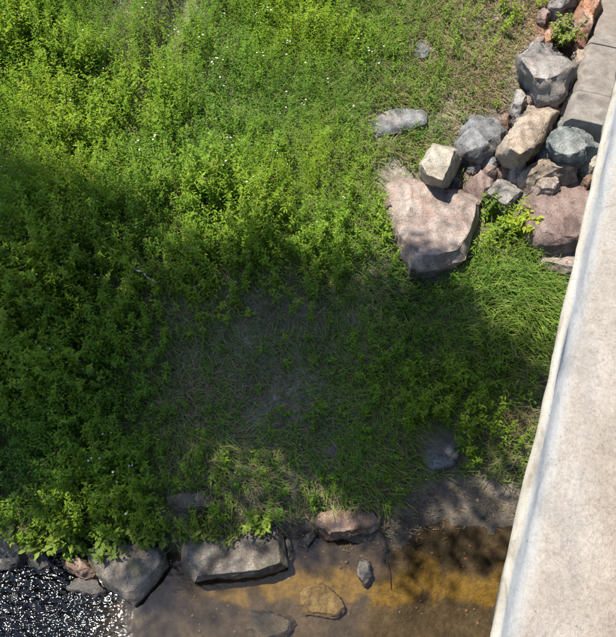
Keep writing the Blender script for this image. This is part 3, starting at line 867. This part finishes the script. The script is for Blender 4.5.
# pebbles on the bed and the shore: too many to count
def pebbles():
    parts = []
    ico = bmesh.new(); bmesh.ops.create_icosphere(ico, subdivisions=1, radius=1)
    iv = np.array([v.co[:] for v in ico.verts]); fv = np.array([[v.index for v in f.verts] for f in ico.faces]); ico.free()
    N = 1100
    x = rng.uniform(-2.9, 2.3, N); y = rng.uniform(0.15, 2.0, N) - 0.1
    cols = np.array([[0.22, 0.16, 0.10], [0.12, 0.10, 0.085], [0.20, 0.15, 0.09], [0.17, 0.145, 0.12], [0.19, 0.12, 0.09]])
    for i in range(N):
        if y[i] - float(shore(np.array([x[i]]))[0]) > (0.35 if x[i] > 0.5 else 0.02): continue
        r = 0.004 + 0.016 * rng.random() ** 4
        v = iv * np.array([r * rng.uniform(0.8, 1.4), r * rng.uniform(0.8, 1.3), r * 0.5]) * rng.uniform(0.75, 1.2, (len(iv), 1))
        v = v + np.array([x[i], y[i], gz(x[i], y[i]) - r * 0.05])
        parts.append((v, fv, np.tile(cols[rng.integers(5)] * rng.uniform(0.45, 0.95), (len(iv), 1))))
    V, Fc, T = join(parts)
    m, nt, out = new_mat('pebble')
    a = nd(nt, 'ShaderNodeAttribute', attribute_name='tone')
    pbr(nt, out, a.outputs['Color'], 0.6, None, 0.3)
    o = link('pebbles', np_mesh('pebbles', V, Fc, T, True), m)
    tag(o, 'fine brown and tan pebbles on the stream bed and muddy shore', 'pebbles', kind='stuff')
pebbles()

# ------------------------------------------------------------------ vegetation maps (rows every 64 px down the photograph, columns every 62 px)
HERB = np.array([
 [1, 1, .9, 1, 1, .9, .6, .2, .05, .03, 0], [1, 1, .9, 1, 1, .9, .7, .2, .05, 0, 0], [1, 1, 1, 1, 1, .9, .5, .2, .05, 0, 0],
 [1, 1, .9, .9, 1, .8, .3, .1, .1, 0, 0], [1, 1, .7, .7, .7, .6, .4, .2, .4, .3, 0], [1, 1, .6, .08, .03, .06, .3, .5, .3, .2, 0],
 [1, 1, .7, .06, .03, .05, .3, .5, .3, .2, 0], [1, 1, .8, .12, .06, .08, .3, .3, .2, .1, 0], [1, 1, .9, .5, .4, .3, .2, .1, 0, 0, 0],
 [.9, .8, .6, .3, .2, .2, 0, 0, 0, 0, 0], [.9, .8, .6, .3, 0, 0, 0, 0, 0, 0, 0]])
GRASS = np.array([
 [.5, .5, .5, .5, .6, .6, .8, .95, .85, .3, .1], [.5, .5, .5, .5, .6, .6, .9, .95, .8, .15, 0], [.5, .5, .5, .5, .6, .7, .9, .95, .6, .1, 0],
 [.5, .5, .6, .6, .6, .8, .95, .4, .4, .2, 0], [.5, .5, .7, .7, .8, .8, .9, .6, 1, 1, .3], [.5, .5, .8, .9, .85, .9, .95, 1, 1, 1, .4],
 [.5, .5, .8, .9, .85, .9, .9, 1, .9, .7, .4], [.5, .5, .8, .9, .85, .9, .9, .8, .8, .7, .4], [.4, .4, .6, .7, .7, .7, .6, .6, .5, .4, .3],
 [.3, .3, .3, .3, .2, .2, .1, .05, .05, .05, 0], [.3, .3, .3, .3, .2, .2, 0, 0, 0, 0, 0]])
DRY = np.array([
 [.06, .06, .2, .06, .08, .12, .3, .65, .85, .9, .5], [.05, .05, .2, .05, .08, .12, .3, .65, .9, .9, .5], [.06, .06, .15, .06, .1, .1, .35, .65, .85, .8, .5],
 [.06, .06, .2, .1, .1, .1, .3, .4, .4, .4, .4], [.05, .05, .2, .2, .2, .15, .1, .1, .1, .12, .2], [.05, .05, .3, .6, .65, .6, .3, .05, .1, .1, .1],
 [.05, .05, .3, .65, .7, .65, .3, .1, .2, .5, .3], [.05, .05, .2, .4, .4, .4, .3, .3, .4, .5, .4], [.1, .1, .3, .4, .5, .5, .5, .5, .5, .5, .5],
 [.2, .2, .4, .5, .5, .5, .5, .5, .5, .5, .5], [.2, .2, .4, .5, .5, .5, .5, .5, .5, .5, .5]])

def lookup(G, px, py):
    u = np.clip(px / 61.6, 0, 9.999); v = np.clip(py / 63.7, 0, 9.999)
    i = u.astype(int); j = v.astype(int); fu = u - i; fv = v - j
    return (G[j, i] * (1 - fu) + G[j, i + 1] * fu) * (1 - fv) + (G[j + 1, i] * (1 - fu) + G[j + 1, i + 1] * fu) * fv

def in_poly(x, y, P):
    ins = np.zeros(len(x), bool)
    j = len(P) - 1
    for i in range(len(P)):
        xi, yi = P[i]; xj, yj = P[j]
        if yi != yj:
            c = ((yi > y) != (yj > y)) & (x < (xj - xi) * (y - yi) / (yj - yi) + xi)
            ins ^= c
        j = i
    return ins

def scatter(N, dens, seed):
    g = np.random.default_rng(seed)
    N = int(N * 1.27)
    x = g.uniform(-5.4, 4.2, N); y = g.uniform(1.2, 9.6, N)
    far_ = (y > 8.2) | (x < -4.6)
    thin_ = ~far_ | (g.random(N) < 0.55)
    x, y = x[thin_], y[thin_]; N = len(x)
    z = height(x, y)
    px, py = to_px(x, y, z)
    d = lookup(dens, px, py)
    ok = g.random(N) < d
    ok &= (y - shore(x)) > 0.03 + 0.10 * sstep(-0.6, 0, x) + 0.22 * sstep(0.4, 0.9, x)
    n = x * NV[0] + y * NV[1]; s = x * DV[0] + y * DV[1]
    ok &= n < n0 + 2.4
    ok &= ~((n > WN - 0.05) & (s > edges[0]))
    for P, _ in FOOT:
        bb0, bb1 = P.min(0), P.max(0)
        near = ok & (x > bb0[0]) & (x < bb1[0]) & (y > bb0[1]) & (y < bb1[1])
        idx = np.nonzero(near)[0]
        if len(idx):
            c = P.mean(0); Q = c + (P - c) * 1.0
            ok[idx[in_poly(x[idx], y[idx], Q)]] = False
    return x[ok], y[ok], z[ok], px[ok], py[ok], g

def mixtone(a, b, t):
    return a[None] * (1 - t[:, None]) + b[None] * t[:, None]

LUSH = np.array([0.14, 0.258, 0.020]); DEEP = np.array([0.050, 0.150, 0.030]); YEL = np.array([0.265, 0.345, 0.028])
STRAW = np.array([0.30, 0.24, 0.13]); BROWN = np.array([0.13, 0.095, 0.055])

def gully(px, py):
    # dark furrow running down through the herbs from the top edge
    cx = np.interp(py, [-80, 0, 60, 130, 200], [200, 186, 165, 140, 120])
    return np.exp(-((px - cx) / 11) ** 2) * (py < 140)

def make_herbs():
    x, y, z, px, py, g = scatter(30000, HERB, 21)
    gap = gully(px, py) + 1.1 * np.exp(-((px - 514) / 28) ** 2 - ((py - 420) / 22) ** 2) + 0.3 * (vnoise(x * 2.1, y * 2.1, 31) > 0.62)
    keep = g.random(len(x)) > gap
    x, y, z, px, py = x[keep], y[keep], z[keep], px[keep], py[keep]
    Bs, Ds, Ls, Ws, Ts = [], [], [], [], []
    patch = vnoise(x * 1.4, y * 1.4, 33); patch2 = vnoise(x * 3.4, y * 3.4, 34); patch3 = vnoise(x * 0.9, y * 0.9, 35) + g.normal(0, 0.3, len(x))
    crease = vnoise((x - 0.11 * y) * 2.4, y * 0.55, 36) * sstep(300, 200, py)
    dens = lookup(HERB, px, py)
    for i in range(len(x)):
        H = (0.12 + 0.20 * dens[i]) * g.uniform(0.6, 1.3) * (1 + 0.5 * patch2[i]) * (1 + 0.25 * patch[i]) * (1.12 + 0.42 * crease[i])
        lx, ly = g.normal(0, 0.22, 2)
        nw = max(4, int(H / 0.032))
        t = np.linspace(0.18, 1, nw)
        k = int(g.integers(3, 6))
        tt = np.repeat(t, k)
        az = np.tile(np.arange(k) * 2 * math.pi / k, nw) + np.repeat(g.uniform(0, 6.28, nw), k) + g.normal(0, 0.25, nw * k)
        b = np.stack([x[i] + lx * H * tt ** 1.5 + g.normal(0, 0.012, nw * k), y[i] + ly * H * tt ** 1.5 + g.normal(0, 0.012, nw * k), z[i] + H * tt], 1)
        el = g.normal(0.25, 0.35, nw * k) + 0.4 * (tt > 0.9)
        d = np.stack([np.cos(az) * np.cos(el), np.sin(az) * np.cos(el), np.sin(el)], 1)
        big = 1.0 + 0.35 * patch[i]
        fine = patch3[i] > 0.1
        L = g.uniform(0.022, 0.044, nw * k) * (1.15 - 0.35 * tt) * big * (0.8 if fine else 1.1)
        hue = np.clip(0.49 + 0.28 * patch[i] + 0.15 * patch2[i] + g.normal(0, 0.2, nw * k) + 0.15 * (tt - 0.5), 0, 1)
        col = np.where(hue[:, None] < 0.5, DEEP * (1 - hue[:, None] * 2) + LUSH * hue[:, None] * 2,
                       LUSH * (2 - 2 * hue[:, None]) + YEL * (2 * hue[:, None] - 1))
        dead = g.random(nw * k) < 0.03
        col[dead] = STRAW * 0.8
        Bs.append(b); Ds.append(d); Ls.append(L); Ws.append(L * (g.uniform(0.16, 0.26) if fine else g.uniform(0.28, 0.5))); Ts.append(col)
    V, Fc, T = leaves(np.concatenate(Bs), np.concatenate(Ds), np.concatenate(Ls), np.concatenate(Ws), np.concatenate(Ts), simple=True)
    o = link('meadow_herbs', np_mesh('meadow_herbs', V, Fc, T), MAT['leaf'])
    tag(o, 'dense yellow green leafy herbs covering the bank slope', 'herbs', kind='stuff')
    # tiny white flowers at the tips
    k = g.choice(len(x), 520, replace=False)
    parts = []
    k = [i for i in k if dens[i] > 0.5][:230]
    kk = [i for i in k for _ in range(int(g.integers(1, 4)))]
    for i in kk:
        c = np.array([x[i] + g.normal(0, 0.03), y[i] + g.normal(0, 0.03), z[i] + (0.12 + 0.20 * dens[i]) * g.uniform(0.9, 1.3) * (1 + 0.4 * crease[i]) + 0.02])
        a = np.arange(5) * 2 * math.pi / 5 + g.uniform(0, 6)
        d = np.stack([np.cos(a), np.sin(a), np.full(5, 0.25)], 1)
        r = g.uniform(0.006, 0.012)
        parts.append(leaves(np.tile(c, (5, 1)), d, np.full(5, r), np.full(5, r * 0.9), np.tile([0.72, 0.73, 0.70], (5, 1)), fold=0.05, droop=0.0))
    V, Fc, T = join(parts)
    o = link('meadow_flowers', np_mesh('meadow_flowers', V, Fc, T), MAT['petal'])
    tag(o, 'tiny white blossoms sprinkled over the leafy herbs', 'flowers', kind='stuff')
make_herbs()

def make_grass():
    x, y, z, px, py, g = scatter(380000, GRASS, 41)
    red = 1.15 * np.exp(-((px - 514) / 26) ** 2 - ((py - 420) / 20) ** 2)
    keep = (g.random(len(x)) > gully(px, py) * 0.9 + 0.8 * red) & (g.random(len(x)) < 0.62 + 0.5 * vnoise(x * 2.7, y * 2.7, 43))
    x, y, z, px, py = x[keep], y[keep], z[keep], px[keep], py[keep]
    N = len(x)
    dr = lookup(DRY, px, py); de = lookup(GRASS, px, py)
    # lush long tussocks on the right, combed towards the stream
    lush = np.exp(-((px - 515) / 48) ** 2 - ((py - 305) / 50) ** 2)
    thin = np.exp(-((px - 290) / 90) ** 2 - ((py - 390) / 110) ** 2)
    slope = sstep(400, 450, px) * sstep(190, 120, py)
    L = g.uniform(0.07, 0.20, N) * (0.6 + 0.6 * de) * (1 + 0.9 * lush) * (1 - 0.45 * thin) * (1 - 0.35 * slope) * (1 + 0.6 * sstep(380, 300, px) * sstep(280, 220, py))
    az = g.uniform(0, 2 * math.pi, N)
    az2 = -0.6 + 0.8 * vnoise(x * 1.6, y * 1.6, 44) + g.normal(0, 0.5, N)
    comb = g.random(N) < (0.35 + 0.5 * lush)
    az = np.where(comb, az2, az)
    lean = np.abs(g.normal(0.75, 0.3, N)) + 0.35 * (g.random(N) < dr) + 0.35 * thin
    lean = np.clip(lean, 0.1, 1.55)
    W = g.uniform(0.0035, 0.0075, N) * (1 + 0.4 * lush)
    t = np.clip(0.5 + 0.4 * vnoise(x * 1.8, y * 1.8, 45) + g.normal(0, 0.2, N), 0, 1)
    col = mixtone(np.array([0.07, 0.155, 0.025]), np.array([0.205, 0.275, 0.04]), t)
    isdry = g.random(N) < dr * (0.75 + 0.5 * vnoise(x * 2.2, y * 2.2, 46))
    col[isdry] = mixtone(BROWN, STRAW, g.random(isdry.sum()))
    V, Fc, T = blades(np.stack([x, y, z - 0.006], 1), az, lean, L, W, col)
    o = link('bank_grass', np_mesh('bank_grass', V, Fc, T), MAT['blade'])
    tag(o, 'green and straw coloured grass growing thinly over the bank', 'grass', kind='stuff')
    # dead stems and litter lying flat on the bare patch
    G2 = np.clip(DRY * 1.1 + 0.05, 0, 1)
    x, y, z, px, py, g = scatter(150000, G2, 51)
    N = len(x)
    a = g.uniform(0, 6.28, N)
    d = np.stack([np.cos(a), np.sin(a), g.normal(0.06, 0.07, N)], 1)
    L = 0.012 + 0.09 * g.random(N) ** 2.2
    col = mixtone(BROWN * 0.8, STRAW, g.random(N))
    V, Fc, T = leaves(np.stack([x, y, z + 0.008], 1), d, L, g.uniform(0.003, 0.010, N), col, droop=0.06, fold=0.02, simple=True)
    o = link('leaf_litter', np_mesh('leaf_litter', V, Fc, T), MAT['blade'])
    tag(o, 'brown dead stems and leaf litter lying on bare soil', 'litter', kind='stuff')
make_grass()

def shore_debris():
    g = np.random.default_rng(81)
    N = 9000
    x = g.uniform(-0.4, 2.6, N); y = shore(x) + g.normal(0.18, 0.16, N)
    z = height(x, y)
    ok = (z > -0.03) & (vnoise(x * 4, y * 4, 82) + g.normal(0, 0.4, N) > 0.0)
    x, y, z = x[ok], y[ok], z[ok]; N = len(x)
    a = g.normal(0.2, 0.9, N)
    d = np.stack([np.cos(a), np.sin(a), g.normal(0.03, 0.06, N)], 1)
    L = 0.008 + 0.07 * g.random(N) ** 3
    col = mixtone(BROWN * 0.5, np.array([0.24, 0.19, 0.13]), g.random(N) ** 1.5)
    V, Fc, T = leaves(np.stack([x, y, z + 0.006], 1), d, L, g.uniform(0.003, 0.012, N), col, droop=0.05, fold=0.05)
    o = link('shore_debris', np_mesh('shore_debris', V, Fc, T), MAT['blade'])
    tag(o, 'dark washed up stems and bits of leaf on the muddy shore', 'debris', kind='stuff')
shore_debris()

# individual leafy plants that stand out from the ground cover
def leafy_plant(px, py, Hh, rad, nst, tone, label, lsize=0.05, name='leafy_plant', z=None, grp=None):
    g = np.random.default_rng(int(px * 7 + py))
    if z is None:
        b0 = ground_at(px, py)
    else:
        b0 = at(px, py, z)
    root = empty(name, b0)
    tag(root, label, 'plant', grp)
    stems, Bs, Ds, Ls, Ts = [], [], [], [], []
    for q in range(nst):
        a = g.uniform(0, 6.28); r = rad * math.sqrt(g.random())
        tipv = np.array([math.cos(a) * r, math.sin(a) * r, Hh * g.uniform(0.65, 1.05)])
        pts = [tipv * np.array([t ** 1.4, t ** 1.4, t]) for t in np.linspace(0, 1, 5)]
        pts[0][2] = -0.03
        stems.append(tube(pts, [0.005, 0.0045, 0.004, 0.003, 0.002], 5))
        for t in np.linspace(0.3, 1.0, 7):
            k = 3
            for j in range(k):
                az = g.uniform(0, 6.28); el = g.normal(0.25, 0.3)
                Bs.append(tipv * np.array([t ** 1.4, t ** 1.4, t])); Ds.append([math.cos(az) * math.cos(el), math.sin(az) * math.cos(el), math.sin(el)])
                Ls.append(lsize * g.uniform(0.6, 1.2)); Ts.append(np.array(tone) * g.uniform(0.75, 1.25))
    V, Fq = join_q(stems)
    me = np_mesh('stem', V, Fq, np.tile([0.07, 0.09, 0.03], (len(V), 1)), True)
    link('stem', me, MAT['leaf'], root)
    V, Fc, T = leaves(np.array(Bs), np.array(Ds), np.array(Ls), np.array(Ls) * 0.5, np.array(Ts))
    link('foliage', np_mesh('foliage', V, Fc, T), MAT['leaf'], root)
    return root

BR = (0.20, 0.27, 0.025); MG = (0.11, 0.17, 0.03); SG = (0.14, 0.18, 0.045)
leafy_plant(518, 238, 0.26, 0.13, 24, (0.30, 0.36, 0.03), 'bright lime green leafy plant between the wedge stone and mauve slab', 0.055)
leafy_plant(487, 217, 0.30, 0.08, 10, MG, 'narrow green plant growing beside the right edge of the pinkish boulder', 0.045)
leafy_plant(500, 240, 0.2, 0.12, 12, MG, 'soft green plant below the narrow green plant at the boulder foot', 0.05)
leafy_plant(560, 50, 0.30, 0.20, 34, (0.2, 0.25, 0.06), 'pale green shrubby tuft behind the big grey boulder', 0.045)
leafy_plant(492, 159, 0.10, 0.06, 6, MG, 'small green weed sprouting between dark boulder and tan boulder', 0.035)
leafy_plant(470, 150, 0.12, 0.06, 6, MG, 'small weed on the lower edge of the dark grey boulder', 0.03)
leafy_plant(60, 538, 0.26, 0.22, 30, (0.17, 0.24, 0.03), 'broad leaved bright plant leaning over the riffle', 0.075)
leafy_plant(112, 543, 0.22, 0.18, 24, (0.13, 0.20, 0.03), 'leafy plant overhanging the wedge shaped stone block', 0.065)
leafy_plant(28, 520, 0.26, 0.16, 14, (0.15, 0.17, 0.05), 'olive leaved plant beside the black wet stone', 0.07)
leafy_plant(154, 539, 0.2, 0.15, 20, (0.14, 0.20, 0.03), 'low leafy plant above the gap between the two stone blocks', 0.06)
leafy_plant(208, 533, 0.16, 0.13, 18, (0.15, 0.19, 0.03), 'yellowish weed on the left part of the long block', 0.05)
leafy_plant(258, 528, 0.15, 0.10, 12, (0.18, 0.25, 0.03), 'small lime weed on the right end of the long block', 0.05)
leafy_plant(352, 500, 0.10, 0.09, 8, MG, 'small weed on the bank edge above the reddish slab', 0.04)

leafy_plant(132, 550, 0.16, 0.12, 14, (0.12, 0.18, 0.03), 'small leaves creeping over the top of the wedge shaped block', 0.045)
leafy_plant(232, 534, 0.13, 0.12, 14, (0.13, 0.17, 0.03), 'low weeds along the middle of the long block', 0.04)
leafy_plant(190, 540, 0.14, 0.10, 12, (0.14, 0.2, 0.03), 'weed hanging over the left corner of the long block', 0.045)
leafy_plant(80, 548, 0.18, 0.14, 16, (0.15, 0.22, 0.03), 'leafy sprays hanging over the reddish brown stone', 0.055)

# sticks and a root
def stick(p0, p1, r, name, label, mat, cat, lift=0.02, wob=0.02, z=None):
    a = np.array(ground_at(*p0) if z is None else at(*p0, z[0])); b = np.array(ground_at(*p1) if z is None else at(*p1, z[1]))
    g = np.random.default_rng(int(p0[0]))
    pts = []
    for t in np.linspace(0, 1, 8):
        p = a * (1 - t) + b * t
        if z is None: p[2] = gz(p[0], p[1]) + lift
        p = p + g.normal(0, wob * 0.3, 3) * np.array([1, 1, 0.3])
        pts.append(p)
    o0 = pts[0].copy()
    V, Fq = tube([p - o0 for p in pts], list(np.linspace(r, r * 0.5, 8) * g.uniform(0.85, 1.15, 8)), 7)
    o = link(name, np_mesh(name, V, Fq, smooth=True), MAT[mat]); o.location = o0
    tag(o, label, cat)
    return o
stick((137, 283), (162, 299), 0.012, 'dead_branch', 'bare bleached stick lying on shaded plants', 'stick', 'stick', lift=0.26)
stick((384, 524), (392, 590), 0.006, 'trailing_root', 'thin dark root trailing from the reddish slab into the water', 'root', 'root', lift=0.015, wob=0.03)
stick((392, 350), (372, 368), 0.005, 'dry_twig', 'thin dry twig on shaded grass below the pinkish boulder', 'stick', 'twig', lift=0.06)

# ------------------------------------------------------------------ the trees beside the stream whose crowns shade the bank
SHADE = np.array([
 [0, 0, 0, 0, 0, 0, 0, 0, 0, 0, 0], [0, 0, 0, 0, 0, 0, 0, 0, 0, 0, 0], [0, 0, 0, 0, 0, 0, 0, 0, 0, 0, 0],
 [.95, .85, .4, 0, 0, 0, 0, 0, 0, 0, 0], [1, 1, .9, .7, .6, .7, .75, .3, .1, 0, 0], [1, 1, 1, 1, 1, 1, 1, 1, .6, .1, 0],
 [1, 1, 1, 1, 1, 1, 1, 1, .9, .5, .2], [1, 1, .95, .85, .8, .8, .75, .7, .55, .5, .3], [.5, .55, .45, .5, .45, .55, .5, .4, .35, .3, .2],
 [0, .1, .4, .4, .35, .5, .5, .35, .2, .1, .1], [0, 0, .2, .05, .05, .05, .05, .05, .05, 0, 0]])

def make_tree(name, base, label, sel, seed, hlo, hhi):
    g = np.random.default_rng(seed)
    root = empty(name, base)
    tag(root, label, 'tree', 'trees beside the stream')
    # twig clumps of the unseen crown, placed sunward of SHADE to cast that pattern
    C = []
    tries = 0
    while len(C) < sel['n'] and tries < 60000:
        tries += 1
        x = g.uniform(*sel['x']); y = g.uniform(*sel['y'])
        zz = gz(x, y) + 0.1
        px, py = to_px(x, y, zz)
        if py < 100 or px > 640 or (py > 535 and px < 130) or py < np.interp(px, [0, 150, 270, 400, 480, 616], [176, 226, 270, 282, 292, 300]) or (470 < px < 565 and py < 345) or (488 < px < 545 and 395 < py < 445) or (px > 180 and py > 568) or (px > 395 and py > 490 and g.random() < 0.75): continue
        s = float(lookup(SHADE, np.array([px]), np.array([py]))[0])
        s *= 0.80 + 0.5 * float(vnoise(np.array([x * 1.9]), np.array([y * 1.9]), 60)[0])
        if px < -60: s *= max(0, 1 + (px + 60) / 500)
        if g.random() > s ** 1.6: continue
        h = g.uniform(hlo, hhi)
        k = h / SUN.z
        C.append(np.array([x, y, zz]) + np.array(SUN) * k)
    C = np.array(C)
    # limbs: trunk, then boughs reaching to sub-centres, twigs to the clumps
    b = np.array(base)
    cc = C.mean(0)
    fork = b + np.array([(cc[0] - b[0]) * 0.25, (cc[1] - b[1]) * 0.25, (C[:, 2].min() - b[2]) * 0.62])
    tr = [tube([b * 0 + np.array([0, 0, -0.3]), (fork - b) * np.array([0.25, 0.25, 0.35]), (fork - b) * np.array([0.6, 0.6, 0.7]), fork - b], [0.24, 0.19, 0.16, 0.13], 12)]
    nb = 9
    cent = C[g.choice(len(C), nb, replace=False)]
    for _ in range(6):
        dist = ((C[:, None] - cent[None]) ** 2).sum(2); lab = dist.argmin(1)
        cent = np.array([C[lab == k].mean(0) if (lab == k).any() else cent[k] for k in range(nb)])
    bo = []
    for k in range(nb):
        e = cent[k] - np.array([0, 0, 0.5])
        m_ = fork * 0.5 + e * 0.5 + np.array([0, 0, 0.25]) + g.normal(0, 0.15, 3)
        bo.append(tube([fork - b, m_ - b, e - b], [0.085, 0.055, 0.03], 7))
        mem = C[lab == k]
        for q in mem[::2]:
            mm = e * 0.5 + q * 0.5 + g.normal(0, 0.1, 3)
            bo.append(tube([e - b, mm - b, q - b], [0.016, 0.010, 0.005], 4))
    V, Fq = join_q(tr); link('trunk', np_mesh('trunk', V, Fq, smooth=True), MAT['bark'], root)
    V, Fq = join_q(bo); link('limbs', np_mesh('limbs', V, Fq, smooth=True), MAT['bark'], root)
    per = 28
    N = len(C) * per
    rr = g.normal(0, 0.13, (N, 3)) * np.array([1, 1, 0.7])
    B = np.repeat(C, per, 0) + rr - b
    d = g.normal(0, 1, (N, 3)) * np.array([1, 1, 0.45]) + rr * 3
    L = g.uniform(0.06, 0.11, N)
    col = mixtone(np.array([0.03, 0.07, 0.015]), np.array([0.09, 0.13, 0.025]), g.random(N))
    V, Fc, T = leaves(B, d, L, L * 0.66, col, simple=True)
    link('crown', np_mesh('crown', V, Fc, T), MAT['crown'], root)
    return root

make_tree('streamside_tree', (-6.2, 4.2, gz(-6.2, 4.2)), 'broad leaved tree on the bank whose crown shades the herbs', dict(n=1400, x=(-6.0, 2.3), y=(0.6, 4.9)), 71, 6.4, 9.6)

# ------------------------------------------------------------------ render settings
scene.cycles.max_bounces = 6
scene.cycles.transparent_max_bounces = 8
scene.cycles.caustics_reflective = False
scene.cycles.caustics_refractive = False
